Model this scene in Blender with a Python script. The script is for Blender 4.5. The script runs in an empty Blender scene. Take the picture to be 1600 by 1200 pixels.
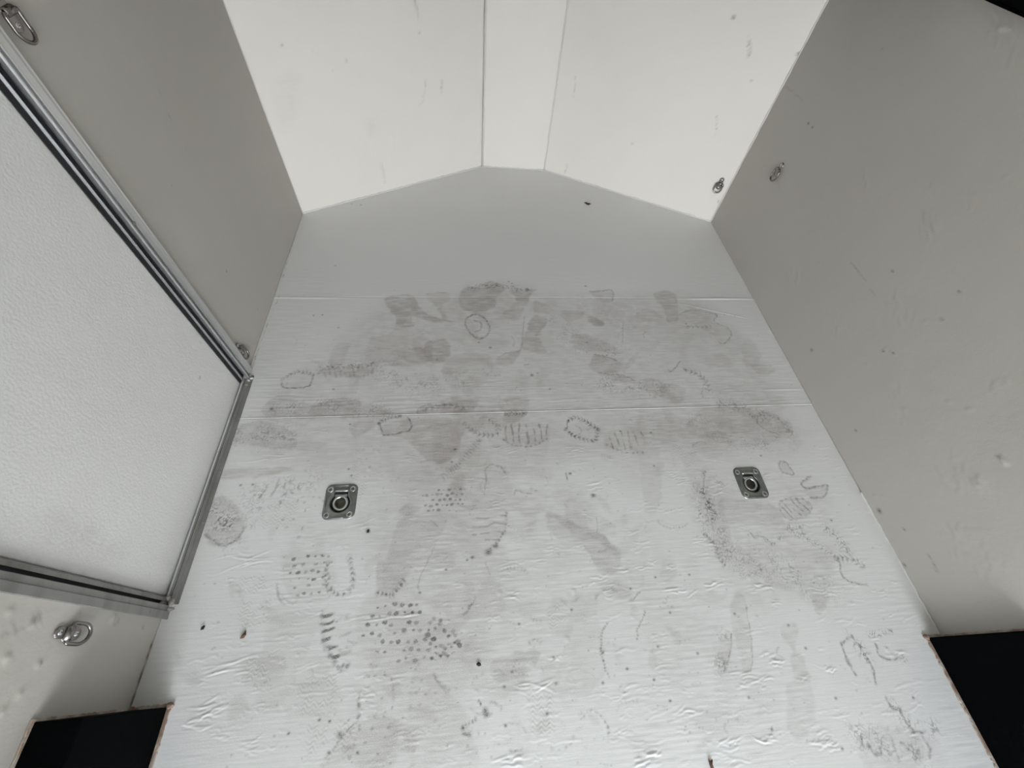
import bpy, bmesh, math
import numpy as np
from mathutils import Vector, Matrix

# ---------------------------------------------------------------- scene, camera, light
H = 1.28                                    # height of the camera above the floor
FPX = 653.0                                 # focal length for a 1600 px wide frame
SC = bpy.context.scene
COL = SC.collection
SC.view_settings.view_transform = 'Standard'
SC.view_settings.look = 'None'
SC.view_settings.gamma = 1.0
SC.view_settings.use_curve_mapping = False
SC.view_settings.exposure = 0.0

def _axes():
    d = np.array([740-800, 1046-600, FPX], float); d /= np.linalg.norm(d)
    g = np.array([714-800, -367-600, FPX], float); g -= d*(g@d); g /= np.linalg.norm(g)
    r = np.cross(d, g)
    if r[0] < 0: r = -r
    return np.array([r, g, -d])             # world X, Y, Z axes seen from the camera
RM = _axes()
cam_d = bpy.data.cameras.new('camera'); cam = bpy.data.objects.new('camera', cam_d); COL.objects.link(cam)
cam_d.sensor_width = 36.0; cam_d.lens = FPX/1600*36; cam_d.clip_start = 0.02
xc, yc, zc = RM@np.array([1, 0, 0]), RM@np.array([0, -1, 0]), RM@np.array([0, 0, -1])
cam.matrix_world = Matrix(((xc[0], yc[0], zc[0], 0), (xc[1], yc[1], zc[1], 0), (xc[2], yc[2], zc[2], H), (0, 0, 0, 1)))
SC.camera = cam

SKY = 8.0
W = bpy.data.worlds.new('overcast_sky'); SC.world = W; W.use_nodes = True
bg = W.node_tree.nodes['Background']
bg.inputs['Color'].default_value = (0.90, 0.955, 1.0, 1)
# overcast sky: brighter towards the zenith, L = k (1 + 2 sin(elevation)) / 3
nt = W.node_tree; tcw = nt.nodes.new('ShaderNodeTexCoord'); sx = nt.nodes.new('ShaderNodeSeparateXYZ')
m1 = nt.nodes.new('ShaderNodeMath'); m1.operation = 'MULTIPLY_ADD'; m1.inputs[1].default_value = SKY*2; m1.inputs[2].default_value = SKY
m0 = nt.nodes.new('ShaderNodeMath'); m0.operation = 'MAXIMUM'; m0.inputs[1].default_value = 0
cm = nt.nodes.new('ShaderNodeMix'); cm.data_type = 'RGBA'; cm.inputs['A'].default_value = (1, .965, .925, 1); cm.inputs['B'].default_value = (.60, .79, 1, 1)
m2 = nt.nodes.new('ShaderNodeMath'); m2.operation = 'POWER'; m2.inputs[1].default_value = .8
nt.links.new(m0.outputs[0], m2.inputs[0]); nt.links.new(m2.outputs[0], cm.inputs['Factor']); nt.links.new(cm.outputs['Result'], bg.inputs['Color'])
nt.links.new(tcw.outputs['Generated'], sx.inputs[0]); nt.links.new(sx.outputs['Z'], m0.inputs[0]); nt.links.new(m0.outputs[0], m1.inputs[0]); nt.links.new(m1.outputs[0], bg.inputs['Strength'])

XL, XR = -0.783, 1.313                      # inner faces of the side walls
YR, YN = -3.30, 1.89                        # open rear end, where the V nose starts
CEIL = 1.98
NL = (XL, 1.888); NA = (0.100, 2.372); NB = (0.457, 2.355); NR = (XR, 1.897)
BXL, BXR, BY, BZ = -0.706, 1.270, -0.020, 0.258     # wheel boxes
SEAM1, SEAM2 = 0.7455, 1.319

# daylight enters through the open rear end: a portal only guides the sampling of the sky
pl = bpy.data.lights.new('rear_opening_portal', 'AREA'); pl.shape = 'RECTANGLE'
pl.size = XR-XL; pl.size_y = CEIL; pl.cycles.is_portal = True
po = bpy.data.objects.new('rear_opening_portal', pl); COL.objects.link(po)
po.location = ((XL+XR)/2, YR-0.06, CEIL/2); po.rotation_euler = (math.radians(90), 0, 0)

# ---------------------------------------------------------------- pixel -> plane
def ray(u, v): return RM@np.array([u-800.0, v-600.0, FPX])
def hit(u, v, p0, n):
    d = ray(u, v); o = np.array([0, 0, H]); n = np.asarray(n, float)
    return o+d*(((np.asarray(p0, float)-o)@n)/(d@n))

# ---------------------------------------------------------------- materials
def mat(name, color, rough=.5, metal=0.0, bump=None, var=None, spec=0.5, coat=0.0):
    m = bpy.data.materials.new(name); m.use_nodes = True; nt = m.node_tree; L = nt.links
    b = nt.nodes['Principled BSDF']
    b.inputs['Base Color'].default_value = (*color, 1); b.inputs['Roughness'].default_value = rough
    b.inputs['Metallic'].default_value = metal; b.inputs['Specular IOR Level'].default_value = spec
    tc = nt.nodes.new('ShaderNodeTexCoord')
    if var:                                  # (scale, other colour, xyz stretch)
        mp = nt.nodes.new('ShaderNodeMapping'); mp.inputs['Scale'].default_value = var[2]
        n = nt.nodes.new('ShaderNodeTexNoise'); n.inputs['Scale'].default_value = var[0]; n.inputs['Detail'].default_value = 5
        r = nt.nodes.new('ShaderNodeMapRange'); r.inputs['From Min'].default_value = .4; r.inputs['From Max'].default_value = .68
        x = nt.nodes.new('ShaderNodeMix'); x.data_type = 'RGBA'
        x.inputs['A'].default_value = (*color, 1); x.inputs['B'].default_value = (*var[1], 1)
        L.new(tc.outputs['Object'], mp.inputs['Vector']); L.new(mp.outputs['Vector'], n.inputs['Vector'])
        L.new(n.outputs['Fac'], r.inputs['Value']); L.new(r.outputs['Result'], x.inputs['Factor'])
        L.new(x.outputs['Result'], b.inputs['Base Color'])
    if bump:                                 # list of (scale, stretch, strength m)
        prev = None
        for sc, st, dist in bump:
            mp = nt.nodes.new('ShaderNodeMapping'); mp.inputs['Scale'].default_value = st
            n = nt.nodes.new('ShaderNodeTexNoise'); n.inputs['Scale'].default_value = sc; n.inputs['Detail'].default_value = 3
            bp = nt.nodes.new('ShaderNodeBump'); bp.inputs['Strength'].default_value = 1; bp.inputs['Distance'].default_value = dist
            L.new(tc.outputs['Object'], mp.inputs['Vector']); L.new(mp.outputs['Vector'], n.inputs['Vector'])
            L.new(n.outputs['Fac'], bp.inputs['Height'])
            if prev: L.new(prev.outputs['Normal'], bp.inputs['Normal'])
            prev = bp
        L.new(prev.outputs['Normal'], b.inputs['Normal'])
    return m

def paint(name, color, rough, bump, dirt=(.255, .20, .16), dark=(.045, .035, .03), wood=(.17, .105, .075)):
    """paint whose dirt comes from the soil attribute of the mesh: R smears, G dark marks, B bare wood"""
    m = mat(name, color, rough, bump=bump); nt = m.node_tree; L = nt.links; b = nt.nodes['Principled BSDF']
    at = nt.nodes.new('ShaderNodeAttribute'); at.attribute_name = 'soil_shade'
    sp = nt.nodes.new('ShaderNodeSeparateColor'); L.new(at.outputs['Color'], sp.inputs['Color'])
    tc = nt.nodes.new('ShaderNodeTexCoord')
    n = nt.nodes.new('ShaderNodeTexNoise'); n.inputs['Scale'].default_value = 420; n.inputs['Detail'].default_value = 2
    L.new(tc.outputs['Object'], n.inputs['Vector'])
    gr = nt.nodes.new('ShaderNodeMapRange'); gr.inputs['From Min'].default_value = .3; gr.inputs['From Max'].default_value = .7
    gr.inputs['To Min'].default_value = .55; gr.inputs['To Max'].default_value = 1.35
    L.new(n.outputs['Fac'], gr.inputs['Value'])
    # large soft variation of the paint itself
    n2 = nt.nodes.new('ShaderNodeTexNoise'); n2.inputs['Scale'].default_value = 2.3; n2.inputs['Detail'].default_value = 4
    L.new(tc.outputs['Object'], n2.inputs['Vector'])
    x0 = nt.nodes.new('ShaderNodeMix'); x0.data_type = 'RGBA'
    x0.inputs['A'].default_value = (color[0]*.95, color[1]*.945, color[2]*.935, 1)
    x0.inputs['B'].default_value = (min(1, color[0]*1.03), min(1, color[1]*1.035), min(1, color[2]*1.045), 1)
    L.new(n2.outputs['Fac'], x0.inputs['Factor'])
    cur = x0.outputs['Result']
    for ch, c in (('Red', dirt), ('Green', dark), ('Blue', wood)):
        mul = nt.nodes.new('ShaderNodeMath'); mul.operation = 'MULTIPLY'; mul.use_clamp = True
        L.new(sp.outputs[ch], mul.inputs[0])
        if ch == 'Blue': mul.inputs[1].default_value = 1
        else: L.new(gr.outputs['Result'], mul.inputs[1])
        x = nt.nodes.new('ShaderNodeMix'); x.data_type = 'RGBA'; x.inputs['B'].default_value = (*c, 1)
        L.new(mul.outputs['Value'], x.inputs['Factor']); L.new(cur, x.inputs['A']); cur = x.outputs['Result']
    L.new(cur, b.inputs['Base Color'])
    return m

M = {}
M['floor'] = paint('floor_paint', (.85, .845, .83), .50, [(60, (.3, 4, 1), .00020), (300, (1, 1, 1), .00012)])
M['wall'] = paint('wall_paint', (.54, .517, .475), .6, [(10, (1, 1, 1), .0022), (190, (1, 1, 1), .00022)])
M['nose'] = paint('nose_wall_paint', (.88, .855, .81), .55, [(9, (1, 1, .35), .0018), (190, (1, 1, 1), .00022)])
M['ceil'] = mat('ceiling_paint', (.75, .72, .67), .6, bump=[(30, (1, 1, 1), .0006)])
M['door'] = paint('embossed_door_skin', (.86, .855, .84), .38, [(170, (1, 1, 1), .0009), (18, (1, 1, 1), .0014)])
M['alu'] = mat('mill_aluminium', (.74, .75, .76), .36, .88, bump=[(40, (1, 1, .02), .0003)], var=(30, (.60, .61, .62), (1, 1, .06)))
M['sill'] = mat('dull_aluminium', (.33, .325, .31), .5, .55, bump=[(60, (1, 1, 1), .0003)], var=(25, (.22, .21, .20), (1, .3, 1)))
M['seal_shade'] = mat('black_seal_and_shade', (.03, .03, .032), .6)
M['black'] = mat('black_coated_steel', (.0016, .0018, .0022), .7, bump=[(120, (1, 1, 1), .0004)], spec=.03)
M['zinc'] = mat('zinc_plated_steel', (.34, .36, .345), .34, 1.0, var=(60, (.27, .29, .275), (1, 1, 1)), bump=[(200, (1, 1, 1), .0002)])
M['ringz'] = mat('bright_zinc', (.66, .68, .70), .22, 1.0)
M['steel'] = mat('polished_steel', (.27, .255, .245), .27, 1.0)
M['pan'] = mat('dusty_pan_bottom', (.10, .10, .085), .75, var=(90, (.19, .17, .11), (1, 1, 1)))
M['wood'] = mat('bare_plywood_edge', (.30, .20, .15), .85, var=(35, (.62, .56, .49), (1, 1, 1)), bump=[(160, (1, 1, 1), .002)])
M['caulk'] = mat('old_white_caulk', (.62, .61, .58), .55, var=(45, (.22, .20, .18), (1, 1, 1)), bump=[(90, (1, 1, 1), .003)])
M['crumb'] = mat('dark_debris', (.035, .028, .022), .8)
M['chip'] = mat('brown_debris', (.13, .065, .04), .8)
M['glass'] = mat('dark_window_glass', (.02, .02, .024), .08)
M['ground'] = mat('grey_gravel', (.13, .12, .105), .9, var=(14, (.09, .085, .075), (1, 1, 1)))

# ---------------------------------------------------------------- object helpers
def link(name, me, m=None, parent=None, smooth=False):
    o = bpy.data.objects.new(name, me); COL.objects.link(o)
    if m is not None and len(me.materials) == 0: me.materials.append(m)
    if smooth: me.polygons.foreach_set('use_smooth', [True]*len(me.polygons))
    if parent is not None: o.parent = parent
    return o
def bmobj(name, bm, m, parent=None, smooth=False):
    bmesh.ops.recalc_face_normals(bm, faces=bm.faces[:])
    me = bpy.data.meshes.new(name); bm.to_mesh(me); bm.free()
    return link(name, me, m, parent, smooth)
def empty(name, loc=(0, 0, 0)):
    o = bpy.data.objects.new(name, None); COL.objects.link(o); o.location = loc; o.empty_display_size = .05; return o
def tag(o, label, cat, group=None):
    o['label'] = label; o['category'] = cat
    if group: o['group'] = group
    return o
def struct(o, label=None):
    o['kind'] = 'structure'
    if label: o['label'] = label
    return o
def box(bm, x0, x1, y0, y1, z0, z1, bev=0):
    r = bmesh.ops.create_cube(bm, size=1)
    for v in r['verts']:
        v.co = Vector(((x0+x1)/2+v.co.x*(x1-x0), (y0+y1)/2+v.co.y*(y1-y0), (z0+z1)/2+v.co.z*(z1-z0)))
    if bev:
        es = list({e for v in r['verts'] for e in v.link_edges})
        bmesh.ops.bevel(bm, geom=es, offset=bev, segments=2, affect='EDGES', profile=.5)
    return bm
def prism(bm, pts, axis_pts):
    """pts: list of 3D points of a profile; swept straight along a vector"""
    v = Vector(axis_pts); a = [bm.verts.new(p) for p in pts]; b = [bm.verts.new(Vector(p)+v) for p in pts]
    n = len(pts); bm.faces.new(a); bm.faces.new(b[::-1])
    for i in range(n): bm.faces.new((a[i], b[i], b[(i+1) % n], a[(i+1) % n]))
def tube(bm, pts, r, seg=10, closed=False):
    pts = [Vector(p) for p in pts]; n = len(pts); rings = []
    prev = None
    for i, p in enumerate(pts):
        a = pts[(i-1) % n] if (closed or i > 0) else p; b = pts[(i+1) % n] if (closed or i < n-1) else p
        t = (b-a).normalized()
        if prev is None:
            u = t.orthogonal().normalized()
        else:
            u = (prev-t*prev.dot(t)).normalized()
        prev = u; w = t.cross(u)
        rr = r[i] if isinstance(r, (list, tuple)) else r
        rings.append([bm.verts.new(p+(u*math.cos(k*2*math.pi/seg)+w*math.sin(k*2*math.pi/seg))*rr) for k in range(seg)])
    # twist-matching for closed tubes is good enough on flat rings
    for i in range(n if closed else n-1):
        A, B = rings[i], rings[(i+1) % n]
        for k in range(seg): bm.faces.new((A[k], A[(k+1) % seg], B[(k+1) % seg], B[k]))
    if not closed: bm.faces.new(rings[0][::-1]); bm.faces.new(rings[-1])
def dome(bm, c, n, r, h, seg=10, rings=3, uaxis=None):
    """a low domed screw head on a plane with normal n"""
    n = Vector(n).normalized(); u = n.orthogonal().normalized(); w = n.cross(u); c = Vector(c)
    R = []
    for j in range(rings+1):
        a = j/rings*math.pi/2
        if j == rings: R.append([bm.verts.new(c+n*h)]); break
        R.append([bm.verts.new(c+n*(h*math.sin(a))+(u*math.cos(k*2*math.pi/seg)+w*math.sin(k*2*math.pi/seg))*r*math.cos(a)) for k in range(seg)])
    for j in range(rings-1):
        for k in range(seg): bm.faces.new((R[j][k], R[j][(k+1) % seg], R[j+1][(k+1) % seg], R[j+1][k]))
    for k in range(seg): bm.faces.new((R[-2][k], R[-2][(k+1) % seg], R[-1][0]))

# ---------------------------------------------------------------- painted sheets with dirt and relief
def sstep(x): x = np.clip(x, 0, 1); return x*x*(3-2*x)
_tab = np.random.RandomState(5).rand(512, 512)
def vn(X, Y, s, seed=0):
    x = X/s+seed*37.7; y = Y/s+seed*91.3+500
    xi = np.floor(x).astype(int); yi = np.floor(y).astype(int); fx = sstep(x-xi); fy = sstep(y-yi)
    g = lambda a, b: _tab[a % 512, b % 512]
    return (g(xi, yi)*(1-fx)+g(xi+1, yi)*fx)*(1-fy)+(g(xi, yi+1)*(1-fx)+g(xi+1, yi+1)*fx)*fy
def fbm(X, Y, s, seed=0): return .5*vn(X, Y, s, seed)+.3*vn(X, Y, s/2.1, seed+1)+.2*vn(X, Y, s/4.3, seed+2)

class Sheet:
    def __init__(s, name, origin, U, V, us, vs):
        s.name = name; s.O = np.array(origin, float); s.U = np.array(U, float); s.V = np.array(V, float)
        s.N = np.cross(s.U, s.V); s.us = us; s.vs = vs
        s.X, s.Y = np.meshgrid(us, vs)
        s.h = np.zeros_like(s.X); s.d = np.zeros_like(s.X); s.g = np.zeros_like(s.X); s.b = np.zeros_like(s.X)
        s.hole = np.zeros(s.X.shape, bool); s.k = 0
    def P(s, u, v):
        p = hit(u, v, s.O, s.N)-s.O; return np.array([p@s.U, p@s.V])
    def W3(s, p, z=0): return s.O+s.U*p[0]+s.V*p[1]+s.N*z
    def pts(s, L, closed=None):
        q = np.array([s.P(*p) for p in L])
        if closed is None or len(q) < 3: return q
        n = len(q); out = []                 # rounded through the traced points (Catmull-Rom)
        for i in range(n if closed else n-1):
            if closed: a, b, c, d = q[i-1], q[i], q[(i+1) % n], q[(i+2) % n]
            else: a, b, c, d = q[max(i-1, 0)], q[i], q[i+1], q[min(i+2, n-1)]
            for t in (0, .33, .67): out.append(.5*((2*b)+(c-a)*t+(2*a-5*b+4*c-d)*t*t+(3*b-a-3*c+d)*t**3))
        if not closed: out.append(q[-1])
        return np.array(out)
    def sub(s, q, m):
        x0, y0 = q.min(0)-m; x1, y1 = q.max(0)+m
        a, b = np.searchsorted(s.us, [x0, x1]); c, d = np.searchsorted(s.vs, [y0, y1])
        sl = (slice(c, d), slice(a, b)); s.k += 1
        return sl, s.X[sl], s.Y[sl]
    @staticmethod
    def polyd(q, X, Y, closed=True):
        D = np.full(X.shape, 1e9); S = np.zeros(X.shape); inside = np.zeros(X.shape, bool); acc = 0
        n = len(q)
        for i in range(n if closed else n-1):
            a, b = q[i], q[(i+1) % n]; e = b-a; l2 = e@e+1e-12
            t = np.clip(((X-a[0])*e[0]+(Y-a[1])*e[1])/l2, 0, 1)
            dd = np.hypot(X-a[0]-t*e[0], Y-a[1]-t*e[1]); m = dd < D
            D = np.where(m, dd, D); S = np.where(m, acc+t*math.sqrt(l2), S); acc += math.sqrt(l2)
            if closed:
                c = ((a[1] > Y) != (b[1] > Y)); xx = a[0]+(Y-a[1])/((b[1]-a[1]) or 1e-9)*e[0]
                inside ^= c & (X < xx)
        return D, S, inside
    def add(s, ch, sl, m):
        A = getattr(s, ch); A[sl] = 1-(1-A[sl])*(1-np.clip(m, 0, 1))
    # --- stamps of dirt, and of the door's painted shade; every list of points is traced on the photograph and dropped onto the sheet
    def smear(s, L, a, soft=.012, edge=.5, tex=.6, ch='d'):
        q = s.pts(L, True); sl, X, Y = s.sub(q, soft*2)
        if X.size == 0: return
        # wobble the outline
        wx = (vn(X, Y, .02, s.k)-.5)*.010; wy = (vn(X, Y, .02, s.k+7)-.5)*.010
        D, S, I = s.polyd(q, X+wx, Y+wy); sd = np.where(I, D, -D)
        m = sstep(sd/soft+.35)
        n = .55*fbm(X, Y, .045, s.k)+.45*vn(X/7, Y, .004, s.k+3)
        n = sstep((n-.25)/.5)
        e = edge*np.exp(-(sd/.006)**2)*I*sstep((vn(X, Y, .05, s.k+5)-.3)*2.5)
        s.add(ch, sl, a*m*((1-tex)+tex*1.5*n)+a*e)
    def line(s, L, w, a, ch='g', tick=0, rough=.5, closed=False, ticklen=0):
        q = s.pts(L, closed); sl, X, Y = s.sub(q, w*3+ticklen)
        if X.size == 0: return
        wx = (vn(X, Y, .012, s.k)-.5)*.006; wy = (vn(X, Y, .012, s.k+7)-.5)*.006
        D, S, I = s.polyd(q, X+wx, Y+wy, closed)
        m = np.exp(-(D/w)**2)
        if tick: m = m*(.25+.75*sstep((np.sin(S*2*math.pi/tick)+.25)*1.6))
        if ticklen:
            m = np.maximum(m, .8*sstep(1.4-D/ticklen*1.2)*sstep((np.sin((S+D*.7)*2*math.pi/(tick or .01))-.15)*2.2))
        m = m*((1-rough)+rough*1.6*sstep((vn(X, Y, .005, s.k+2)-.25)*2)*sstep(.3+1.4*vn(X, Y, .035, s.k+9)))
        s.add(ch, sl, a*m)
    def scrib(s, L, w, a, ch='g'):
        q = s.pts(L); sl, X, Y = s.sub(q, w*2.5)
        if X.size == 0: return
        D, S, I = s.polyd(q, X, Y, False)
        n = vn(X*.6+Y, Y*.6-X, .008, s.k); n = 1-np.abs(n-.5)*7
        s.add(ch, sl, a*np.exp(-(D/w)**2)*sstep(n)*sstep(vn(X, Y, .025, s.k+3)*1.8-.2))
    def tread(s, L, a, ang, pitch, ch='d', wave=.0, duty=.0, soft=.01, relief=0):
        q = s.pts(L); sl, X, Y = s.sub(q, soft*2)
        if X.size == 0: return
        D, S, I = s.polyd(q, X, Y); sd = np.where(I, D, -D); m = sstep(sd/soft+.3)
        c, n_ = math.cos(ang), math.sin(ang); t = X*c+Y*n_; p = -X*n_+Y*c
        ph = (t+wave*np.sin(p*2*math.pi/(pitch*2.2))+(vn(X, Y, .03, s.k)-.5)*pitch*.6)*2*math.pi/pitch
        k = sstep((np.sin(ph)-duty)*1.5)
        brk = sstep(vn(X, Y, .013, s.k+4)*2.2-.4)
        s.add(ch, sl, a*m*k*brk)
        if relief: s.h[sl] += relief*m*np.sin(ph)*brk
    def dots(s, L, a, sp, sz, ch='g', jit=.35, keep=.8):
        q = s.pts(L); sl, X, Y = s.sub(q, sp)
        if X.size == 0: return
        D, S, I = s.polyd(q, X, Y)
        row = np.floor(Y/sp); xx = X+(row % 2)*sp/2; col = np.floor(xx/sp)
        g = lambda o: _tab[(col.astype(int)*7+o) % 512, (row.astype(int)*13+o*3) % 512]
        cx = (col+.5+(g(1)-.5)*jit)*sp; cy = (row+.5+(g(2)-.5)*jit)*sp
        dd = np.hypot((xx-cx)*.75, Y-cy)+(vn(X, Y, .004, s.k)-.5)*sz*.5
        m = sstep((sz*(.5+.6*g(3))-dd)/(sz*.5)+.3)*I*(g(4) < keep)*(.4+.6*g(5))
        s.add(ch, sl, a*m)
    def specks(s, L, a=.8, r=.0028):
        for p in L: 
            q = s.pts([p[:2]]); rr = p[2] if len(p) > 2 else r; sl, X, Y = s.sub(q, rr*3)
            if X.size: s.add('g', sl, a*np.exp(-(((X-q[0, 0])*.8)**2+(Y-q[0, 1])**2)/rr**2))
    # --- relief
    def ridge(s, c, ang, L, w, amp, bend=0):
        e = np.array([[c[0]-L, c[1]-L*.6], [c[0]+L, c[1]+L*.6]]); sl, X, Y = s.sub(e, w*4)
        if X.size == 0: return
        x = X-c[0]; y = Y-c[1]; t = x*math.cos(ang)+y*math.sin(ang); p = -x*math.sin(ang)+y*math.cos(ang)-bend*(t/L)**2
        m = np.exp(-(t/L*1.3)**4)
        s.h[sl] += amp*m*(np.exp(-(p/w)**2)-.45*np.exp(-((p+w*1.5)/w)**2))
    def wrinkles(s, u, v, wpx, hpx, n, amp, rng, ang=0.08):
        c = s.P(u, v); a = s.P(u+wpx, v); b = s.P(u, v+hpx); ex = abs(a-c).max(); ey = abs(b-c).max()
        for i in range(n):
            o = rng.uniform(-1, 1, 2)
            s.ridge(c+np.array([o[0]*ex*.6, o[1]*ey]), ang+rng.normal(0, .16), ex*rng.uniform(.2, .6), rng.uniform(.0016, .0026), amp*rng.uniform(.5, 1.1), rng.uniform(-.006, .006))
    def bump(s, u, v, r, amp, pit=0, q=None):
        q = s.P(u, v) if q is None else np.array(q); sl, X, Y = s.sub(np.array([q]), r*3)
        if X.size: 
            d2 = (X-q[0])**2+(Y-q[1])**2; s.h[sl] += amp*np.exp(-(d2/r**2)**1.5)
            if pit: s.add('g', sl, pit*np.exp(-d2/(r*.5)**2))
    def build(s, m, parent, thick=.012, name=None, shape=None):
        nv, nu = s.X.shape; idx = np.arange(nv*nu).reshape(nv, nu)
        co = (s.O+s.X[..., None]*s.U+s.Y[..., None]*s.V+s.h[..., None]*s.N).reshape(-1, 3)
        q = np.stack([idx[:-1, :-1], idx[:-1, 1:], idx[1:, 1:], idx[1:, :-1]], -1)
        keep = ~(s.hole[:-1, :-1] | s.hole[:-1, 1:] | s.hole[1:, 1:] | s.hole[1:, :-1])
        q = q[keep]; used = np.unique(q); mp = np.full(nv*nu, -1); mp[used] = np.arange(len(used)); q = mp[q]; co = co[used]
        n = len(co); soil_shade = np.stack([s.d, s.g, s.b, np.ones_like(s.d)], -1).reshape(-1, 4)[used]
        ea = np.concatenate([q[:, [0, 1]], q[:, [1, 2]], q[:, [2, 3]], q[:, [3, 0]]])
        key = ea[:, 0]*n+ea[:, 1]; rev = ea[:, 1]*n+ea[:, 0]; be = ea[~np.isin(rev, key)]
        bv = np.unique(be); m2 = np.full(n, -1); m2[bv] = n+np.arange(len(bv))
        co2 = np.concatenate([co, co[bv]-s.N*thick]); soil_shade = np.concatenate([soil_shade, soil_shade[bv]])
        sk = np.stack([be[:, 1], be[:, 0], m2[be[:, 0]], m2[be[:, 1]]], -1)
        f = np.concatenate([q, sk])
        me = bpy.data.meshes.new(name or s.name)
        me.vertices.add(len(co2)); me.vertices.foreach_set('co', co2.astype(np.float32).ravel())
        me.loops.add(f.size); me.loops.foreach_set('vertex_index', f.astype(np.int32).ravel())
        me.polygons.add(len(f)); me.polygons.foreach_set('loop_start', (np.arange(len(f))*4).astype(np.int32))
        sm = np.ones(len(f), bool); sm[len(q):] = False
        me.update(calc_edges=True); me.polygons.foreach_set('use_smooth', sm)
        at = me.attributes.new('soil_shade', 'FLOAT_COLOR', 'POINT'); at.data.foreach_set('color', soil_shade.astype(np.float32).ravel())
        me.materials.append(m); me.validate()
        return link(name or s.name, me, None, parent)

def grow(a, fine0, fine1, b, step, coarse=.03):
    L = []
    if a < fine0: L += list(np.arange(a, fine0-coarse*.5, coarse))
    L += list(np.linspace(fine0, fine1, max(2, int(round((fine1-fine0)/step))+1)))
    if fine1 < b: L += list(np.linspace(fine1, b, max(2, int((b-fine1)/coarse)+1))[1:])
    return np.array(L)

RNG = np.random.RandomState(11)
# ---------------------------------------------------------------- outer shell and ground
bm = bmesh.new(); box(bm, -14, 14, -18, 12, -.60, -.50)
struct(bmobj('ground', bm, M['ground']))
bm = bmesh.new(); box(bm, XL-.05, XR+.05, YR, NL[1], -.060, -.022)
floor = struct(bmobj('floor', bm, M['wood']), 'white painted plywood floor covered in shoe prints')
bm = bmesh.new(); box(bm, XL-.06, XR+.06, YR-.01, 2.45, CEIL, CEIL+.04)
struct(bmobj('ceiling', bm, M['ceil']))
bm = bmesh.new(); box(bm, XL-.075, XL-.055, YR, 1.93, -.05, CEIL)
wall_left = struct(bmobj('wall_left', bm, M['ceil']), 'left side wall holding the white door')
bm = bmesh.new(); box(bm, XR+.03, XR+.05, YR, 1.93, -.05, CEIL)
wall_right = struct(bmobj('wall_right', bm, M['ceil']), 'long grey white side wall on the right')

# ---------------------------------------------------------------- floor sheets with their dirt
F1 = Sheet('floor_panel', (0, 0, 0), (1, 0, 0), (0, 1, 0), np.linspace(XL-.012, XR+.008, 1000), grow(YR, -.33, SEAM1-.0006, SEAM1-.0006, .0021, .04))
F2 = Sheet('floor_panel', (0, 0, 0), (1, 0, 0), (0, 1, 0), np.linspace(XL-.012, XR+.008, 700), np.linspace(SEAM1+.0006, SEAM2-.0004, 190))
F3 = Sheet('floor_panel', (0, 0, 0), (1, 0, 0), (0, 1, 0), np.linspace(XL-.012, XR+.008, 520), np.concatenate([np.linspace(SEAM2+.0004, 1.50, 50)[:-1], np.linspace(1.50, 2.40, 150)]))
BOTH = (F1, F2, F3)

def on_both(fn, *a, **k):
    for s in BOTH: getattr(s, fn)(*a, **k)
def smear(L, a, **k): on_both('smear', L, a*1.0, **k)
def line(L, w, a, **k): on_both('line', L, w, a, **k)
def scrib(L, w, a, **k): on_both('scrib', L, w, a, **k)
def tread(L, a, ang, pitch, **k): on_both('tread', L, a, ang, pitch, **k)
def dots(L, a, sp, sz, **k): on_both('dots', L, a, sp, sz, **k)

# broad faint soiling where people stood
smear([(430,600),(520,535),(600,470),(700,455),(780,438),(900,460),(1060,455),(1150,510),(1215,600),(1240,700),(1100,720),(900,720),(700,780),(560,760),(400,720),(390,660)], .20, soft=.12, edge=0, tex=.5)
smear([(560,800),(700,760),(800,900),(760,1050),(640,1200),(560,1200),(600,1000)], .13, soft=.12, edge=0)
smear([(380,960),(600,930),(760,1000),(760,1200),(420,1200)], .10, soft=.15, edge=0)
smear([(860,1000),(1000,940),(1120,960),(1180,1060),(1000,1120),(880,1100)], .06, soft=.15, edge=0)
smear([(1090,740),(1270,740),(1330,860),(1300,940),(1180,930),(1100,850)], .10, soft=.10, edge=0)
smear([(880,660),(1240,650),(1260,720),(1100,760),(900,740)], .09, soft=.10, edge=0)
smear([(620,650),(860,650),(900,900),(840,1050),(640,1060),(560,900)], .10, soft=.2, edge=0, tex=.8)
smear([(1000,880),(1200,880),(1230,1100),(1150,1160),(1020,1080)], .08, soft=.15, edge=0, tex=.8)
for _ in range(26):                        # mottled patches of trodden dust
    u = RNG.normal(790, 210); v = RNG.uniform(480, 1150); r = RNG.uniform(30, 90)
    smear([(u+r*RNG.uniform(.6, 1.2)*math.cos(t), v+r*.6*RNG.uniform(.6, 1.2)*math.sin(t)) for t in np.linspace(0, 6.28, 9)[:-1]], RNG.uniform(.06, .14), soft=.05, edge=0, tex=1)
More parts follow.
